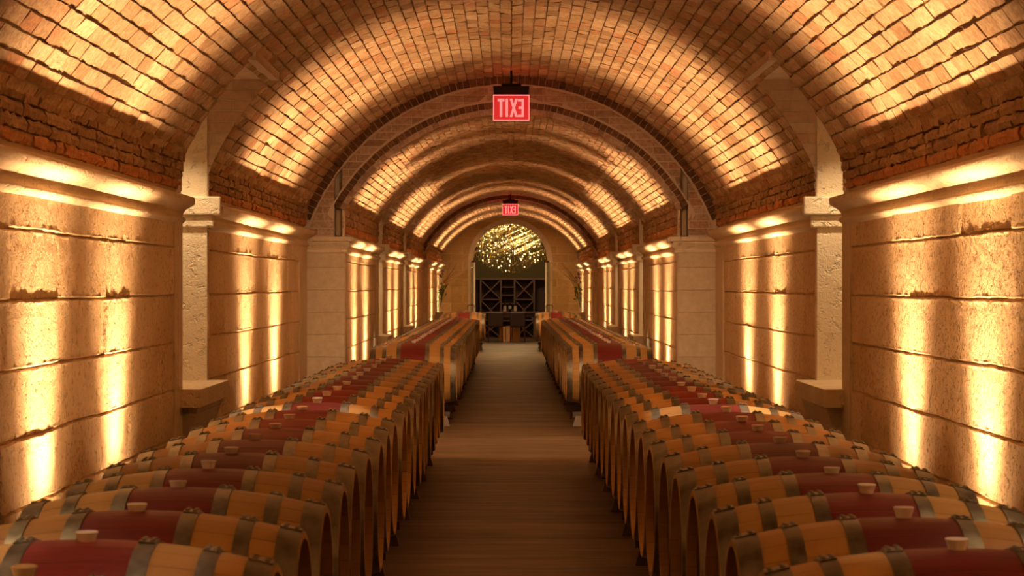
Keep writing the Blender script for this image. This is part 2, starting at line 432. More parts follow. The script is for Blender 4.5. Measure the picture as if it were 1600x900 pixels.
# niches: pale plastered reveals, brick cheeks under the vault, sill
def arcx(V, z): return math.sqrt(max(0, V[0]**2-(z-V[1])**2))
tn = 0
for s0, s1, W in SLOTS:
    V = V1 if W == W1 else V2; CAP = CAPS[W]
    for sgn in (-1, 1):
        tn += 1; mb = MB(); D = .5; b0, b1 = COR[W]
        mb.cur = 0
        S = sgn
        def q(mb, pts): mb.add([(S*x, y, z) for x, y, z in pts], [(0,1,2,3)])
        mb.box(S*(W+.001), S*(W+D), s1-.012, s1+.1, SILL-.1, CAP); mb.box(S*(W+.001), S*(W+D), s0-.1, s0+.012, SILL-.1, CAP)
        mb.box(S*(W+D), S*(W+D+.1), s0-.1, s1+.1, SILL-.1, CAP)
        mb.cur = 1; mb.box(S*(arcx(V, CAP)-.06), S*(W+D+.1), s0-.1, s1+.1, CAP, CAP+.08)
        for yy in (s0, s1):                                     # brick cheeks
            n = 10; a = SPR-.2
            for i in range(n):
                za, zb = a+(CAP-a)*i/n, a+(CAP-a)*(i+1)/n
                xa = min(W-.002, arcx(V, max(za, SPR))) ; xb = min(W-.002, arcx(V, max(zb, SPR)))
                dy = .0 if yy == s1 else -.0
                mb.add([(S*(W+.003), yy, za), (S*(W+.003), yy, zb), (S*xb, yy, zb), (S*xa, yy, za)], [(0,1,2,3)])
        o = struct(mb.build('trim_%d' % tn, [M_pale, M_face])); tn += 1
        # capital block carrying the cornice across the far cheek
        mb = MB(); mb.rv = .6
        mb.box(S*(W-.105), S*(W+D), s1-.06, s1+.02, b0+.09, b1+.05); mb.box(S*(W-.05), S*(W+D), s1-.035, s1+.02, b0-.005, b0+.09)
        struct(mb.build('trim_%d' % tn, [M_pale], bevel=.012)); tn += 1
        mb = MB(); mb.rv = .4
        mb.box(S*(W-.15), S*(W+D), s0-.10, s1+.06, SILL-.13, SILL)
        mb.cur = 1
        mb.add([(S*(W-.12), s0, SILL-.13), (S*(W-.12), s1, SILL-.13), (S*(W+.01), s0, SILL-.13), (S*(W+.01), s1, SILL-.13),
                (S*(W-.03), s0+.1, SILL-.42), (S*(W-.03), s1-.1, SILL-.42), (S*(W+.01), s0+.1, SILL-.42), (S*(W+.01), s1-.1, SILL-.42)],
               [(0,1,5,4),(0,4,6,2),(1,3,7,5),(4,5,7,6)])
        struct(mb.build('trim_%d' % tn, [M_cor, M_face], bevel=.006))
        ld = bpy.data.lights.new('niche_light', 'SPOT'); lo = bpy.data.objects.new('niche_light', ld); C.objects.link(lo)
        ld.energy = SLOT_W*(1 if W == W1 else .4); ld.color = (1, .69, .38); ld.spot_size = math.radians(85); ld.spot_blend = .8; ld.shadow_soft_size = .03
        lo.location = (S*(W+.16), s1-.5, CAP-.06)

# cornices
def cornice(name, sgn, W, u, v, seed):
    zb, zt = COR[W]; h = zt-zb
    prof = [(.03, zb-.03), (-.012, zb-.012), (-.034, zb+.004), (-.040, zb+.018), (-.030, zb+.032), (-.014, zb+.036), (-.020, zb+.060), (-.040, zb+.085), (-.072, zb+.105), (-.098, zb+.118), (-.102, zb+.155), (-.098, zb+.170), (.06, zb+.195)]
    m = max(2, int((v-u)/(.15 if v < 26 else .5))); mb = MB(); vs = []
    for i in range(m+1):
        y = u+(v-u)*i/m
        for x, z in prof:
            vs.append((sgn*(W+x+.005*nz(y*.9, x*8, seed)+.0025*nz(y*4, z*5, seed)), y, z+.004*nz(y*.6, 3.3, seed)))
    k = len(prof)
    mb.add(vs, [(i*k+j, i*k+j+1, (i+1)*k+j+1, (i+1)*k+j) for i in range(m) for j in range(k-1)] + [tuple(range(k)), tuple(m*k+j for j in range(k-1, -1, -1))])
    mb.rv = .5
    o = struct(mb.build(name, [M_cor]))
    me = o.data; me.polygons.foreach_set('use_smooth', [True]*(len(me.polygons)-2)+[False]*2)
    return o
for sgn in (-1, 1):
    for W, ya, yb in ((W1, YB, A1), (W2, A1, A2), (W3, A2, YE)):
        for (u, v) in spans(ya, yb, W):
            tn += 1; cornice('trim_%d' % tn, sgn, W, u + (.0 if u != A1 and u != A2 else .1), v, tn)

# cross arches: pale pilasters, capitals, brick face
def arch_wall(name, y, Wo, Wi, Vo, Vi, groove):
    mb = MB(); zcap = 2.09; T = .12
    xs = sorted(set([round(i*.05, 3) for i in range(0, int(Wo/.05)+2)] + [Wi, Wo+.06, 1.895, 1.985]))
    xs = [x for x in xs if x <= Wo+.06 and not (1.896 < x < 1.984)]
    mb.cur = 0
    for sgn in (-1, 1):
        for a, c in zip(xs, xs[1:]):
            zi = lambda x: (Vi[1]+math.sqrt(max(0, Vi[0]**2-x*x))) if x < Wi-1e-4 else zcap
            zo = lambda x: min(Vo[1]+math.sqrt(max(0.01, (Vo[0]+.19)**2-x*x)), 4.3)
            if c > Wi + 1e-4 and a >= Wi-1e-4: lo = (zcap, zcap)
            else: lo = (zi(a), SPR if abs(c-Wi) < 1e-4 else zi(c))
            if groove and a >= 1.894 and c <= 1.986:
                mb.box(sgn*a, sgn*c, y+.16, y+.19, zcap, 2.97)
                mb.add([(sgn*a, y, 2.95), (sgn*c, y, 2.95), (sgn*c, y, zo(c)), (sgn*a, y, zo(a))], [(0,1,2,3)])
                for xx in (a, c): 
                    if xx in (1.895, 1.985): mb.add([(sgn*xx, y, zcap), (sgn*xx, y+.17, zcap), (sgn*xx, y+.17, 2.96), (sgn*xx, y, 2.96)], [(0,1,2,3)])
                continue
            mb.add([(sgn*a, y, lo[0]), (sgn*c, y, lo[1]), (sgn*c, y, zo(c)), (sgn*a, y, zo(a))], [(0,1,2,3)])
        # soffit return of the opening
        mb.add([(sgn*Wi, y, zcap), (sgn*Wi, y+T, zcap), (sgn*Wi, y+T, SPR), (sgn*Wi, y, SPR)], [(0,1,2,3)])
    ring(mb, Vi[0], Vi[1], y-.014, y+T, Vi[0]-.004, Vi[0]+.055, SPR-.02, mi=2)
    ring(mb, Vi[0], Vi[1], y-.009, y+T, Vi[0]+.06, Vi[0]+.13, SPR-.02, mi=3, n=64)
    ring(mb, Vi[0], Vi[1], y-.014, y+T, Vi[0]+.135, Vi[0]+.152, SPR-.02, mi=0, gap=0)
    ring(mb, Vo[0], Vo[1], y-.006, y+T, Vo[0]-.085, Vo[0]+.02, SPR-.1, mi=3, n=76)
    ring(mb, Vo[0], Vo[1], y-.014, y+T, Vo[0]-.105, Vo[0]-.09, SPR-.1, mi=0, gap=0)
    fr = random.Random(int(y)); bh = .083; z = zcap+.01; row = 0
    mb.cur = 1
    def xin(z): return max(math.sqrt(max(0, (Vi[0]+.155)**2-(z-Vi[1])**2)) if z > SPR-.1 else 0, 0 if z > SPR+.1 else Wi+.004)
    def xout(z): return min(Wo+.03, math.sqrt(max(0, (Vo[0]-.11)**2-(z-Vo[1])**2)))
    while z < Vo[0]+Vo[1]+.05:
        z0, z1 = z+.0055, z+bh-.0055
        for sgn in (-1, 1):
            a0_, a1_, b0_, b1_ = xin(z0), xin(z1), xout(z0), xout(z1)
            x = -.3*fr.random()
            while x < Wo+.1:
                x2 = x+.27*fr.uniform(.8, 1.15)
                p0, p1 = max(x+.004, a0_), max(x+.004, a1_); q0, q1 = min(x2-.004, b0_), min(x2-.004, b1_)
                segs = [(p0, p1, q0, q1)]
                if groove and z < 2.93: segs = [(p0, p1, min(q0, 1.895), min(q1, 1.895)), (max(p0, 1.985), max(p1, 1.985), q0, q1)]
                for p0, p1, q0, q1 in segs:
                    if max(q0-p0, q1-p1) < .012: continue
                    p0, p1 = min(p0, q0), min(p1, q1)
                    mb.rv = fr.random(); d = fr.uniform(.003, .009); j = lambda: fr.uniform(-.002, .002)
                    f = [(sgn*p0, z0+j()), (sgn*q0, z0+j()), (sgn*q1, z1+j()), (sgn*p1, z1+j())]
                    mb.add([(u, y-d+j(), v) for u, v in f] + [(u, y+.01, v) for u, v in f], [(0,1,2,3)] + [(k, 4+k, 4+(k+1)%4, (k+1)%4) for k in range(4)])
                x = x2
        z += bh; row += 1
    o = struct(mb.build(name, [M_lime, M_brick2, M_brick2, M_darkbrick]))
    global tn
    for sgn in (-1, 1):
        tn += 1; mb = MB()
        mb.box(sgn*Wi, sgn*(Wo+.05), y-.02, y+T, 0, 1.92)
        struct(mb.build('trim_%d' % tn, [M_pier], bevel=.008)); tn += 1
        mb = MB(); mb.rv = .7
        pr = [(.022, 1.905), (.034, 1.915), (.034, 1.928), (.022, 1.936), (.026, 1.95), (.05, 1.985), (.07, 2.015), (.058, 2.02), (.058, 2.035), (.092, 2.04), (.096, 2.085), (.02, 2.092)]
        vs = []
        for d, z in pr:
            vs += [(sgn*(Wo+.05), y-d, z), (sgn*(Wi-d), y-d, z), (sgn*(Wi-d), y+T+.02, z)]
        k = len(pr)
        mb.add(vs, [(3*i+j, 3*i+j+1, 3*i+4+j, 3*i+3+j) for i in range(k-1) for j in range(2)] + [(0,1,2), (3*k-1, 3*k-2, 3*k-3)])
        struct(mb.build('trim_%d' % tn, [M_pale]))
arch_wall('wall_middle', A1, W1, W2, V1, V2, True)
arch_wall('wall_far', A2, W2, W3, V2, V3, False)

# end wall with its arched doorway
DW, DS = .985, 2.17
mb = MB(); xs = [i*DW/16 for i in range(17)] + [1.2, 1.5, 1.86]
for sgn in (-1, 1):
    for a, c in zip(xs, xs[1:]):
        z = lambda x: DS + math.sqrt(max(0, DW*DW-x*x)) if x < DW+1e-6 else 0
        l0, l1 = (z(a), z(c)) if c <= DW+1e-6 else (0, 0)
        mb.add([(sgn*a, YE, l0), (sgn*c, YE, l1), (sgn*c, YE, 3.6), (sgn*a, YE, 3.6)], [(0,1,2,3)])
        if c <= DW+1e-6: mb.add([(sgn*a, YE, l0), (sgn*c, YE, l1), (sgn*c, YE+.3, l1), (sgn*a, YE+.3, l0)], [(0,1,2,3)])
    mb.add([(sgn*DW, YE, 0), (sgn*DW, YE+.3, 0), (sgn*DW, YE+.3, DS), (sgn*DW, YE, DS)], [(0,1,2,3)])
struct(mb.build('wall_end', [M_end]))
tn += 1; mb = MB()
n = 40; R0, R1 = DW+.002, DW+.13
for i in range(n):
    a, c = PI*i/n, PI*(i+1)/n
    vs = [(r*math.cos(t), y, DS+r*math.sin(t)) for r in (R0, R1) for y in (YE-.015, YE+.02) for t in (a, c)]
    mb.add(vs, [(0,1,3,2),(4,6,7,5),(0,2,6,4),(1,5,7,3),(0,4,5,1),(2,3,7,6)])
for sgn in (-1, 1): mb.box(sgn*R0, sgn*R1, YE-.015, YE+.02, 0, DS)
struct(mb.build('trim_%d' % tn, [M_cor]))
mb = MB(); mb.box(-2.9, 2.9, YB-.2, YB, 0, 4.2); struct(mb.build('wall_back', [M_wall]))
mb = MB(); mb.box(-3.2, 3.2, YB-.2, 64.2, -.1, 0); struct(mb.build('floor', [M_floor]))

# ------------------------------------------------------------------ lamps
def uplight(x, y, power=UP_W):
    o = empty('uplight', (x, y, 0), 'long low floor uplight between the barrels and the stone wall', 'lamp', 'floor uplights along the walls')
    if not hasattr(uplight, 'me'):
        m = MB(); m.box(-.05, .05, -.20, .20, 0, .07); m.box(-.05, -.04, -.20, .20, .07, .095); m.box(.04, .05, -.20, .20, .07, .095); m.box(-.05, .05, -.20, -.19, .07, .095); m.box(-.05, .05, .19, .20, .07, .095); uplight.a = m.build('housing', M_black, o, bevel=.003)
        m = MB(); m.box(-.038, .038, -.18, .18, .068, .075); uplight.b = m.build('lens', M_lens, o); uplight.me = 1
    else:
        for s_ in (uplight.a, uplight.b): c = s_.copy(); C.objects.link(c); c.parent = o
    ld = bpy.data.lights.new('uplight_beam', 'AREA'); ld.energy = power; ld.color = WARM
    ld.shape = 'RECTANGLE'; ld.size = .06; ld.size_y = .36; ld.spread = math.radians(UP_ANGLE)
    lo = bpy.data.objects.new('uplight_beam', ld); C.objects.link(lo); lo.parent = o; lo.location = (0, 0, .1); lo.rotation_euler = (PI, 0, 0)
    ld = ld.copy(); ld.energy = power*SPILL; ld.spread = math.radians(118)
    lo = bpy.data.objects.new('uplight_spill', ld); C.objects.link(lo); lo.parent = o; lo.location = (0, 0, .101); lo.rotation_euler = (PI, 0, 0)
for sgn in (-1, 1):
    for y in (4.4, 6.4 - 2.6, 10.57, 12.56, 18.8, 21.1):
        uplight(sgn*(W1-.24), y, UP_W*(.45 if y < 8 else 1))
    for y in (25.9, 27.9, 33.5, 35.4, 41.0, 43.0): uplight(sgn*(W2-.23), y, UP_W*.9)
    for y in (49.3, 53.8): uplight(sgn*(W3-.18), y, UP_W*1.1)

M_rim2 = mat('brown lamp rim', (.30,.18,.08), .5)[0]
def downlight(y, V, lab, beams):
    """beams: (aim x, aim y offset, aim z, cone degrees, power)"""
    z = V[1]+V[0]
    o = empty('ceiling_downlight', (0, y, z-.005), lab, 'lamp', 'small downlights in the vault crown')
    m = MB(); m.lathe([(.05, .03), (.075, .02), (.08, -.015), (.06, -.03), (.055, -.01)], n=20); m.build('housing', M_rim2, o, smooth=True)
    m = MB(); m.lathe([(0.0001, -.008), (.056, -.008)], n=20); m.build('lens', M_lens, o)
    for ax, ay, az, cone, power in beams:
        ld = bpy.data.lights.new('downlight_beam', 'SPOT'); ld.energy = power; ld.color = (1, .84, .66) if cone < 20 else (1, .67, .37)
        ld.spot_size = math.radians(cone); ld.spot_blend = .6 if cone < 30 else 1; ld.shadow_soft_size = .02
        lo = bpy.data.objects.new('downlight_beam', ld); C.objects.link(lo); lo.parent = o; lo.location = (0, 0, -.06)
        lo.rotation_euler = Vector((ax, ay, az-z)).to_track_quat('-Z', 'Y').to_euler()
SIDE = [(-1.55, 0, .9, 13, DOWN_W), (-1.05, 0, .9, 13, DOWN_W*.35), (1.05, 0, .9, 13, DOWN_W*.35), (1.55, 0, .9, 13, DOWN_W)]
for y, V, lab, beams in [
    (5.47, V1, 'small ceiling downlight above the nearest barrels', [(x, a_, z, c, p*.55) for x, a_, z, c, p in SIDE]),
    (11.6, V1, 'small ceiling downlight before the first pair of niches', [(x, a_, z, c, p*2.3) for x, a_, z, c, p in SIDE]),
    (17.3, V1, 'small ceiling downlight over the far end of the near barrel rows', [(0, 4.0, 0, 42, GAP_W*1.6), (0, 6.8, .8, 52, GAP_W*1.7)]),
    (29.7, V2, 'small round downlight in the vault just past the near lit sign', SIDE),
    (39.0, V2, 'small round downlight in the vault between the two lit signs', [(x, a_, z, c, p*.5) for x, a_, z, c, p in SIDE]),
    (48.6, V3, 'small ceiling downlight just past the smaller lit sign', [(0, .6, 0, 110, GAP_W*.5)]),
    (54.6, V3, 'added unseen ceiling downlight that brightens the doorway wall', [(0, 1.2, .6, 130, GAP_W*.62)])]:  # last downlight is added, unseen, to brighten the end wall
    downlight(y, V, lab, beams)

# ------------------------------------------------------------------ barrels
BL, BR, BE = .475, .35, .287
def rad(x): return BR - (BR-BE)*(abs(x)/BL)**2
def make_barrel():
    o = empty('wine_barrel', (0, 0, 0), '', 'barrel')
    m = MB(); prof = [(.255, -BL+.035), (BE-.022, -BL+.035), (BE-.018, -BL), (BE, -BL)]
    prof += [(rad(-BL+2*BL*i/22), -BL+2*BL*i/22) for i in range(1, 22)]
    prof += [(BE, BL), (BE-.018, BL), (BE-.022, BL-.035), (.255, BL-.035)]
    m.lathe(prof, n=56, axis='x'); s_ = m.build('staves', M_oak, o, smooth=True)
    mod = s_.modifiers.new('edges', 'EDGE_SPLIT'); mod.split_angle = math.radians(40)
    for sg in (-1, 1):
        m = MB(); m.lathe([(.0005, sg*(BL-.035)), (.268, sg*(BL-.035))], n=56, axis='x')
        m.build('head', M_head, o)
    for xc, wd in ((-.441, .064), (-.317, .044), (-.157, .046), (.157, .046), (.317, .044), (.441, .064)):
        m = MB(); a, c = xc-wd/2, xc+wd/2
        m.lathe([(rad(a)+.0005, a), (rad(a)+.0045, a), (rad(xc)+.005, xc), (rad(c)+.0045, c), (rad(c)+.0005, c)], n=56, axis='x')
        n = 5; half = .034; vs = []                                      # riveted overlap on top
        for i in range(n+1):
            t = -half + 2*half*i/n
            for x in (a+.002, c-.002):
                for rr in (rad(x)+.004, rad(x)+.0085): vs.append((x, rr*math.sin(t/BR), rr*math.cos(t/BR)))
        m.add(vs, [(4*i+1, 4*i+5, 4*i+7, 4*i+3) for i in range(n)] + [(4*i, 4*i+4, 4*i+5, 4*i+1) for i in range(n)] + [(4*i+2, 4*i+3, 4*i+7, 4*i+6) for i in range(n)] + [(0,1,3,2), (4*n, 4*n+2, 4*n+3, 4*n+1)])
        for t in (-.018, .018):
            for x in (xc-wd*.24, xc+wd*.24):
                r0 = rad(x)+.008; k = 8; an = t/BR
                u = Vector((0, math.cos(an), -math.sin(an))); nn = Vector((0, math.sin(an), math.cos(an)))
                pts = []
                for rr, hh in ((.008, 0), (.007, .004), (.003, .0065)):
                    pts += [Vector((x, 0, 0)) + nn*(r0+hh) + u*rr*math.cos(2*PI*q_/k) + Vector((1,0,0))*rr*math.sin(2*PI*q_/k) for q_ in range(k)]
                m.add(pts, [(i*k+q_, i*k+(q_+1)%k, (i+1)*k+(q_+1)%k, (i+1)*k+q_) for i in range(2) for q_ in range(k)] + [tuple(2*k+q_ for q_ in range(k))])
        h_ = m.build('hoop', M_hoop, o, smooth=True); mod = h_.modifiers.new('edges', 'EDGE_SPLIT'); mod.split_angle = math.radians(40)
    m = MB(); m.lathe([(.0005, BR-.01), (.020, BR-.01), (.021, BR+.002), (.027, BR+.022), (.029, BR+.027), (.026, BR+.029), (.021, BR+.026), (.0005, BR+.024)], n=20)
    b_ = m.build('bung', M_bung, o, smooth=True); mod = b_.modifiers.new('edges', 'EDGE_SPLIT'); mod.split_angle = math.radians(45)
    return o
proto = make_barrel(); kids = list(proto.children); used = [False]
XB, ZB = 1.075, .558
ORD = ['', 'first','second','third','fourth','fifth','sixth','seventh','eighth','ninth','tenth','eleventh','twelfth','thirteenth','fourteenth','fifteenth','sixteenth','seventeenth','eighteenth','nineteenth','twentieth','twenty-first','twenty-second','twenty-third','twenty-fourth','twenty-fifth','twenty-sixth','twenty-seventh','twenty-eighth']
br = random.Random(3)
def barrel(x, y, label, group):
    if not used[0]: o = proto; used[0] = True
    else:
        o = proto.copy(); C.objects.link(o)
        for k in kids:
            c = k.copy(); C.objects.link(c); c.parent = o
            if k.name.startswith('bung'): c.location.z = -br.random()*.010
    o.location = (x + br.uniform(-.008, .008), y, ZB)
    o.rotation_euler = (math.radians(br.gauss(0, 1.6)), 0, math.radians(br.uniform(-.6, .6)) + (PI if x < 0 else 0))
    tag(o, label, 'barrel', group)
def row(sgn, ystart, n, where, frm):
    side = 'left' if sgn < 0 else 'right'
    for i in range(n):
        y = ystart + i*PITCH
        lit = '' 
        lab = 'oak barrel with %sred belly, %s %s row, %s %s' % (lit, where, side, ORD[i+1], frm)
        barrel(sgn*XB, y, lab, 'oak barrels in the %s %s row' % (where, side))
PITCH = .712
row(-1, 4.76, 21, 'near', 'from the camera end')
row(1, 5.29, 20, 'near', 'from the camera end')
for s_ in (-1, 1):
    row(s_, 24.1, 27, 'middle', 'beyond the open gap')
    row(s_, 50.6, 4, 'farthest', 'towards the doorway')

# racks: two rails on cross feet
def rack(sgn, y0, n, label):
    y1 = y0+(n-1)*PITCH
    o = empty('barrel_rack', (sgn*XB, y0, 0), label, 'rack', 'racks under the barrel rows')
    for dx in (-.17, .17):
        m = MB(); m.box(dx-.035, dx+.035, -.3, (y1-y0)+.3, .155, .207)
        m.build('rail', M_steel, o, bevel=.006)
    k = 0
    for i in range(0, n+1, 2):
        yy = (i-.5)*PITCH*(1 if i else .55) if i < n else (n-1)*PITCH+.2
        m = MB(); m.bar((-.40, yy, .125), (.40, yy, .125), .05, .06)
        for dx in (-.34, .34):
            m.add([(dx-.06, yy-.05, 0), (dx+.06, yy-.05, 0), (dx+.06, yy+.05, 0), (dx-.06, yy+.05, 0), (dx-.03, yy-.025, .11), (dx+.03, yy-.025, .11), (dx+.03, yy+.025, .11), (dx-.03, yy+.025, .11)],
                  [(0,3,2,1), (4,5,6,7)] + [(q_, (q_+1)%4, 4+(q_+1)%4, 4+q_) for q_ in range(4)])
        m.build('foot', M_steel, o)
rack(-1, 4.76, 21, 'low dark rack under the near left row of barrels')
rack(1, 5.29, 20, 'low dark rack under the near right row of barrels')
for s_, nm in ((-1, 'left'), (1, 'right')):
    rack(s_, 24.1, 27, 'low dark rack under the middle %s row of barrels' % nm)
    rack(s_, 50.6, 4, 'low dark rack under the farthest %s barrels by the doorway' % nm)

# ------------------------------------------------------------------ lit exit signs (seen from behind, so mirrored)
def exit_sign(y, ztop, wd, label, yaw):
    o = empty('exit_sign', (0, y, ztop), label, 'exit sign', None, yaw)
    s = wd/.41; D = .012*s
    m = MB(); m.tube([(0, 0, .10), (0, 0, -.05*s)], .012*s); m.box(-.11*s, .11*s, -.035*s, .035*s, -.072*s, -.045*s); m.build('mount', M_black, o)
    m = MB(); m.add([(-.198*s, -.05*s, -.072*s), (.198*s, -.05*s, -.072*s), (.198*s, .05*s, -.072*s), (-.198*s, .05*s, -.072*s),
                     (-.188*s, -.045*s, -.165*s), (.188*s, -.045*s, -.165*s), (.188*s, .045*s, -.165*s), (-.188*s, .045*s, -.165*s)],
                    [(0,1,2,3), (7,6,5,4)] + [(q_, (q_+1)%4, 4+(q_+1)%4, 4+q_) for q_ in range(4)])
    m.build('housing', M_black, o, bevel=.004)
    z1, z0 = -.167*s, -.440*s
    m = MB(); m.box(-.195*s, .195*s, -D/2, D/2, z0, z1); m.build('panel', M_plate, o)
    m = MB(); e = .010*s; yf = -D/2-.003
    m.box(-.2*s, -.2*s+e, yf, D/2+.002, z0-e, z1); m.box(.2*s-e, .2*s, yf, D/2+.002, z0-e, z1)
    m.box(-.2*s, .2*s, yf, D/2+.002, z0-e, z0); m.box(-.2*s, .2*s, yf, D/2+.002, z1-e, z1)
    m.build('panel_edge', M_rim, o)
    # letters T I X E with a reversed E
    m = MB(); h = .200*s; t = .030*s; zb = z0+.030*s; yb, ya = -D/2-.001, -D/2-.006
    def bx(x0, x1, za, zc_): m.box(x0*s, x1*s, ya, yb, zb+za, zb+zc_)
    bx(-.150, -.075, h-t, h); bx(-.127, -.098, 0, h-t)
    bx(-.062, -.036, 0, h)
    for p, q_ in (((-.018, 0), (.044, h)), ((.044, 0), (-.018, h))):
        m.add([((p[0]-.0)*s, y_, zb+p[1]) for y_ in (ya, yb)] + [((p[0]+.028)*s, y_, zb+p[1]) for y_ in (ya, yb)] + [((q_[0]+.028)*s, y_, zb+q_[1]) for y_ in (ya, yb)] + [(q_[0]*s, y_, zb+q_[1]) for y_ in (ya, yb)],
              [(0,2,4,6), (7,5,3,1), (0,1,3,2), (2,3,5,4), (4,5,7,6), (6,7,1,0)])
    bx(.112, .138, 0, h)
    for za in (0, h/2-t*.4, h-t): bx(.080 if za not in (0, h-t) else .072, .112, za, za+t*.85)
    m.build('lettering', M_letter, o)
    for yy, dy in ((-.08, -1), (.08, 1)):
        ld = bpy.data.lights.new('sign_glow', 'POINT'); ld.energy = 1.5*s; ld.color = (1, .06, .04); ld.shadow_soft_size = .08
        lo = bpy.data.objects.new('sign_glow', ld); C.objects.link(lo); lo.parent = o; lo.location = (0, dy*.14, -.25*s)
    return o
exit_sign(23.6, 3.775, .405, 'larger red lit EXIT sign, lettering mirrored, hanging at the near brick arch', math.radians(1))
exit_sign(46.1, 3.40, .34, 'smaller red lit EXIT sign, lettering mirrored, hanging at the far arch', math.radians(-2))

# ------------------------------------------------------------------ doorway glass
for sgn, nm in ((-1, 'left'), (1, 'right')):
    o = bpy.data.objects.new('door_%d' % (1 if sgn < 0 else 2), None); C.objects.link(o); o.location = (sgn*.945, YE-.03, 0); struct(o)
    o.rotation_euler = (0, 0, math.radians(5 if sgn > 0 else -5))
    m = MB(); m.box(-.006, .006, -.90, 0, .01, DS-.03); m.build('door_pane', M_glass, o)
    m = MB(); m.box(-.022, .022, -.01, .035, .0, DS-.03); m.build('door_edge', mat('glass edge with painted shine', (.95,.86,.62), .4, 0)[0], o)  # near-white colour stands in for chandelier light on the glass edge
    m = MB(); m.box(-.07, .07, -.03, .06, DS-.03, DS+.015); m.build('door_hinge', M_bronze, o)
    m = MB()
    for s_ in (-1, 1):
        m.tube([(0, -.80, .74), (s_*.07, -.80, .745), (s_*.085, -.80, .77), (s_*.085, -.80, 1.0), (s_*.07, -.80, 1.02), (0, -.80, 1.025)], .011)
    m.build('door_handle', M_bronze, o, smooth=True)
tr = bpy.data.objects.new('window_1', None); C.objects.link(tr); tr.location = (0, YE+.06, DS); struct(tr)
m = MB(); n = 32
vs = [(.97*math.cos(PI*i/n), y_, .97*math.sin(PI*i/n)) for y_ in (0, .012) for i in range(n+1)]
m.add(vs, [tuple(range(n+1)), tuple(range(2*n+1, n, -1))] + [(i, i+1, n+2+i, n+1+i) for i in range(n)]); m.build('window_pane', M_glass, tr)
for a in (PI*.12, PI/2, PI*.88):
    m = MB(); x, z = .945*math.cos(a), .945*math.sin(a); m.box(x-.03, x+.03, -.02, .03, z-.03, z+.03); m.build('window_clip', M_bronze, tr, bevel=.004)

# ------------------------------------------------------------------ tasting room beyond
mb = MB(); RY = 63.8
mb.add([(-3, RY, 0), (3, RY, 0), (3, RY, 4.4), (-3, RY, 4.4)], [(0,1,2,3)]); struct(mb.build('wall_room_end', [M_olive]))
for sgn, nm in ((-1, 'room_left'), (1, 'room_right')):
    mb = MB(); mb.add([(sgn*3, YE+.3, 0), (sgn*3, RY, 0), (sgn*3, RY, 4.4), (sgn*3, YE+.3, 4.4)], [(0,1,2,3)])
    mb.add([(sgn*3, YE+.3, 0), (sgn*DW, YE+.3, 0), (sgn*DW, YE+.3, 4.4), (sgn*3, YE+.3, 4.4)], [(0,1,2,3)])
    struct(mb.build('wall_'+nm, [M_olive]))
mb = MB(); mb.add([(-3, YE+.3, 4.4), (3, YE+.3, 4.4), (3, RY, 4.4), (-3, RY, 4.4)], [(0,1,2,3)])
mb.add([(-3, YE+.3, 3.2), (3, YE+.3, 3.2), (3, YE+.3, 4.4), (-3, YE+.3, 4.4)], [(0,1,2,3)])
struct(mb.build('ceiling_room', [M_olive]))

wr = empty('wine_rack', (0, RY-.42, 0), 'tall dark wooden wine rack with crossed dividers on the room\'s back wall', 'wine rack')
m = MB(); m.box(-1.25, 1.25, .36, .40, 0, 1.72); m.build('back_panel', M_dark, wr)
for x in (-1.24, -.86, -.27, .13, .70, 1.24):
    m = MB(); m.box(x-.022, x+.022, 0, .36, 0, 1.70); m.build('upright', M_rack, wr)
m = MB(); m.box(-1.27, 1.27, -.02, .40, 1.70, 1.74); m.build('top_board', M_rack, wr)
for x0, x1 in ((-.86, -.27), (.13, .70)):
    for z0, z1 in ((1.12, 1.70), (.52, 1.10), (.0, .50)):
        m = MB(); m.bar((x0+.02, .16, z0+.02), (x1-.02, .16, z1-.02), .03, .30, (0,1,0)); m.bar((x0+.02, .17, z1-.02), (x1-.02, .17, z0+.02), .03, .30, (0,1,0)); m.build('crossed_divider', M_rack, wr)
        m = MB(); m.box(x0, x1, 0, .36, z0-.015, z0+.015); m.build('shelf', M_rack, wr)
for x0, x1 in ((-.27, .13),):
    for z in (.5, .8, 1.0, 1.25, 1.48):
        m = MB(); m.box(x0+.02, x1-.02, 0, .36, z-.012, z+.012); m.build('shelf', M_rack, wr)

tb = empty('tasting_table', (-.03, 60.2, 0), 'long dark wooden table behind the two chairs, carrying bottles', 'table')
m = MB(); m.box(-.85, .85, -.4, .4, .755, .80); m.build('tabletop', M_rack, tb, bevel=.004)
m = MB(); m.box(-.78, .78, -.34, .34, .66, .755); m.build('apron', M_dark, tb)
for x in (-.78, .78):
    for y in (-.33, .33): m = MB(); m.box(x-.035, x+.035, y-.035, y+.035, 0, .70); m.build('leg', M_dark, tb)
for i, (x, lab, wl) in enumerate(((-.145, 'leftmost wine bottle with a white label on the table', 0), (-.005, 'middle wine bottle with a short white label on the table', 1), (.145, 'rightmost wine bottle with a white label on the table', 0))):
    bo = empty('wine_bottle', (x, 60.0, .80), lab, 'bottle', 'bottles on the tasting table')
    m = MB(); m.lathe([(.0005, 0), (.038, 0), (.04, .01), (.04, .19), (.034, .215), (.016, .245), (.014, .30), (.016, .302), (.016, .315), (.0005, .316)], n=20); m.build('body', M_bottle, bo, smooth=True)
    m = MB(); m.lathe([(.041, .02 if not wl else .09), (.041, .17)], n=20); m.build('paper_label', M_white, bo, smooth=True)
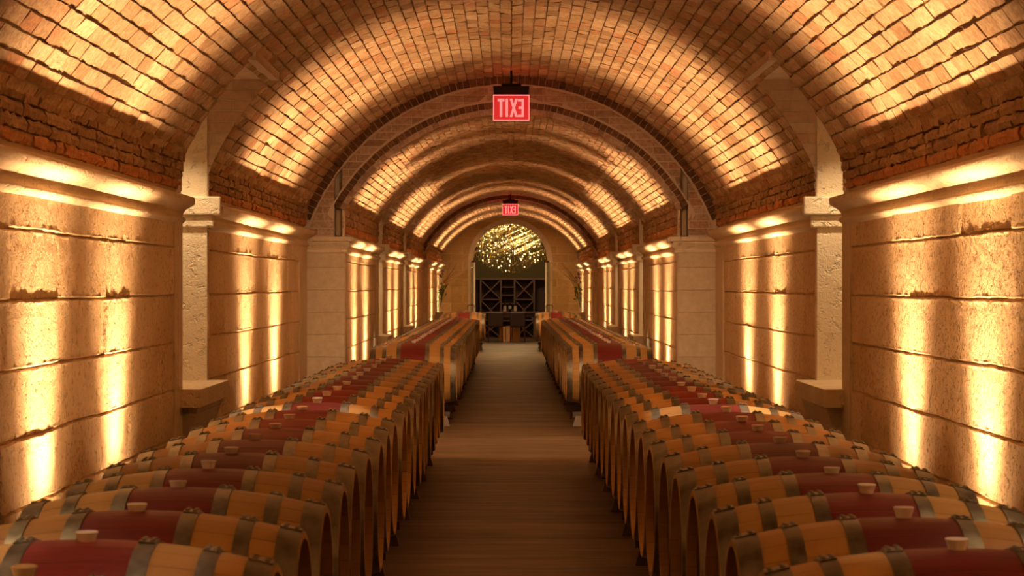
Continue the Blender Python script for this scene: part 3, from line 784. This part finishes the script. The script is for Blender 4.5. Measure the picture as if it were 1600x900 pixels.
for x, lab in ((-.40, 'dark high-backed chair left of the cardboard boxes, back to the aisle'), (.20, 'dark high-backed chair before the cardboard boxes, back to the aisle')):
    ch = empty('dining_chair', (x, 58.9, 0), lab, 'chair', 'chairs at the tasting table')
    m = MB(); m.box(-.21, .21, -.22, -.16, .42, .80); m.build('backrest', M_dark2, ch, bevel=.02)
    m = MB(); m.box(-.21, .21, -.21, .22, .40, .47); m.build('seat', M_dark2, ch, bevel=.02)
    for xx in (-.19, .19):
        for yy in (-.2, .2): m = MB(); m.box(xx-.016, xx+.016, yy-.016, yy+.016, 0, .41); m.build('leg', M_bronze, ch)
for x0, x1, h, lab in ((-.30, -.13, .40, 'narrow brown cardboard box, leftmost of the three under the table'), (-.12, .05, .41, 'brown cardboard box in the middle of the three under the table'), (.06, .28, .39, 'wide brown cardboard box, rightmost of the three under the table')):
    cb = empty('cardboard_box', ((x0+x1)/2, 59.55, 0), lab, 'box', 'cardboard boxes under the table')
    hw = (x1-x0)/2-.003
    m = MB(); m.box(-hw, hw, -.15, .15, 0, h); m.build('carton', M_box, cb, bevel=.004)
    m = MB(); m.box(-.02, .02, -.152, .152, h-.06, h+.002); m.build('tape', mat('packing tape', (.55,.36,.18), .35)[0], cb)

# chandelier of gilt rods and hanging crystals
chd = empty('chandelier', (0, 60.6, 4.35), 'huge sparkling crystal chandelier glowing gold behind the arched glass', 'chandelier')
cr = random.Random(9)
m = MB(); m.tube([(0, 0, .0), (0, 0, -1.0)], .02); m.lathe([(.0005, 0), (.14, 0), (.12, -.05), (.02, -.08)], n=20); m.build('stem', M_brass, chd)
rods = MB(); crys = MB(); bulbs = MB()
def octa(mb_, p, r, h):
    x, y, z = p
    mb_.add([(x+r, y, z), (x, y+r, z), (x-r, y, z), (x, y-r, z), (x, y, z+h), (x, y, z-h)], [(0,1,4),(1,2,4),(2,3,4),(3,0,4),(1,0,5),(2,1,5),(3,2,5),(0,3,5)])
def bottom(x, y): return -2.5 + .42*min(1.4, (x*x+.6*y*y)) ** .8
for i in range(60):                                    # inclined rods carrying the drops
    y = cr.uniform(-.9, .9); x = cr.uniform(-1.15, .6); z = cr.uniform(-2.0, -.6); L = cr.uniform(.5, 1.0)
    if z < bottom(x, y)+.1: z = bottom(x, y)+.12+cr.random()*.2
    a = Vector((x, y, z)); b_ = a + Vector((L*.9, cr.uniform(-.1, .1), L*.42))
    rods.tube([a, b_], .006, 5)
    k = int(L/.06)
    for j in range(k+1):
        p = a.lerp(b_, j/k)
        if cr.random() < .30: octa(bulbs, (p.x, p.y, p.z+.012), .013, .02)
        ln = cr.uniform(.03, .14)
        for q_ in range(int(ln/.035)+1): octa(crys, (p.x+cr.uniform(-.004,.004), p.y, p.z-.03-q_*.036), cr.uniform(.006, .012), .018)
for i in range(3600):
    x, y = cr.uniform(-1.15, 1.15), cr.uniform(-.95, .95); zb = bottom(x, y)
    z = zb + (cr.random()**1.2)*1.75
    octa(crys, (x, y, z), cr.uniform(.004, .009), cr.uniform(.012, .06))
    if cr.random() < .05: octa(bulbs, (x, y, z+.05), .012, .018)
rods.build('arm_rods', M_brass, chd)['kind'] = 'stuff'
crys.build('crystal_drops', M_crystal, chd)['kind'] = 'stuff'
bulbs.build('bulbs', M_bulb, chd)['kind'] = 'stuff'
ld = bpy.data.lights.new('chandelier_glow', 'POINT'); ld.energy = 260; ld.color = (1, .72, .36); ld.shadow_soft_size = .5
lo = bpy.data.objects.new('chandelier_glow', ld); C.objects.link(lo); lo.parent = chd; lo.location = (0, 0, -.7)

# ------------------------------------------------------------------ flowers on wall brackets in the last bay
def flowers(sgn, lab):
    x = sgn*(W3-.11); fr = random.Random(20+sgn)
    br_ = empty('wall_bracket', (sgn*W3, 52.2, .9), 'small stone bracket under the %s wall flowers' % ('left' if sgn < 0 else 'right'), 'bracket', 'brackets for the wall flowers')
    m = MB(); m.box(0, -sgn*.2, -.12, .12, -.03, 0); m.build('ledge', M_cor, br_)
    m = MB(); m.add([(0, -.1, -.03), (0, .1, -.03), (-sgn*.17, .1, -.03), (-sgn*.17, -.1, -.03), (0, -.05, -.2), (0, .05, -.2), (-sgn*.04, .05, -.2), (-sgn*.04, -.05, -.2)], [(0,1,2,3), (4,5,6,7)] + [(q_, (q_+1)%4, 4+(q_+1)%4, 4+q_) for q_ in range(4)])
    m.build('corbel', M_cor, br_)
    o = empty('flower_vase', (x, 52.2, .9), lab, 'flowers', 'flower arrangements in the last bay')
    m = MB(); m.lathe([(.0005, 0), (.05, 0), (.035, .03), (.03, .2), (.045, .42), (.04, .42)], n=16); m.build('vase', M_glass, o, smooth=True)
    m = MB()
    for i in range(9): m.tube([(0, 0, .1), (-sgn*fr.uniform(0, .1), fr.uniform(-.1, .1), .5), (-sgn*fr.uniform(.0, .25), fr.uniform(-.2, .2), fr.uniform(.65, .85))], .005, 5)
    m.build('stems', M_leaf, o)
    m = MB()
    for i in range(9):
        a = Vector((-sgn*fr.uniform(.05, .15), fr.uniform(-.1, .1), .7)); m.tube([a, a+Vector((-sgn*fr.uniform(.05, .45), fr.uniform(-.1, .1), fr.uniform(.2, .6)))], .004, 4)
    m.build('twigs', M_twig, o)
    m = MB()
    for i in range(26):
        c = Vector((-sgn*fr.uniform(-.03, .14), fr.uniform(-.12, .12), fr.uniform(.30, .62))); u = Vector((fr.gauss(0,1), fr.gauss(0,1), fr.gauss(0,1))).normalized(); v_ = u.orthogonal().normalized()
        m.add([c-u*.07, c+v_*.02, c+u*.07, c-v_*.02], [(0,1,2,3)])
    m.build('leaves', M_leaf, o)['kind'] = 'stuff'
    for i in range(4):
        for mt, zz in ((M_purple, .88-.0*i), (M_yellow, .62)):
            m = MB(); c = Vector((-sgn*fr.uniform(-.02, .14), fr.uniform(-.1, .1), zz+fr.uniform(-.08, .10)))
            if i > 2 and mt is M_yellow: continue
            for k in range(8):
                a = 2*PI*k/8; d = Vector((math.cos(a)*.6-sgn*.0, -.6, math.sin(a)*.6)).normalized(); t_ = d.orthogonal().normalized()
                m.add([c, c+d*.03+t_*.018, c+d*.052, c+d*.03-t_*.018], [(0,1,2,3)])
            octa(m, c, .014, .016)
            m.build('bloom', mt, o)
flowers(-1, 'purple and green flower arrangement against the left wall near the doorway')
flowers(1, 'purple and cream flower arrangement against the right wall near the doorway')
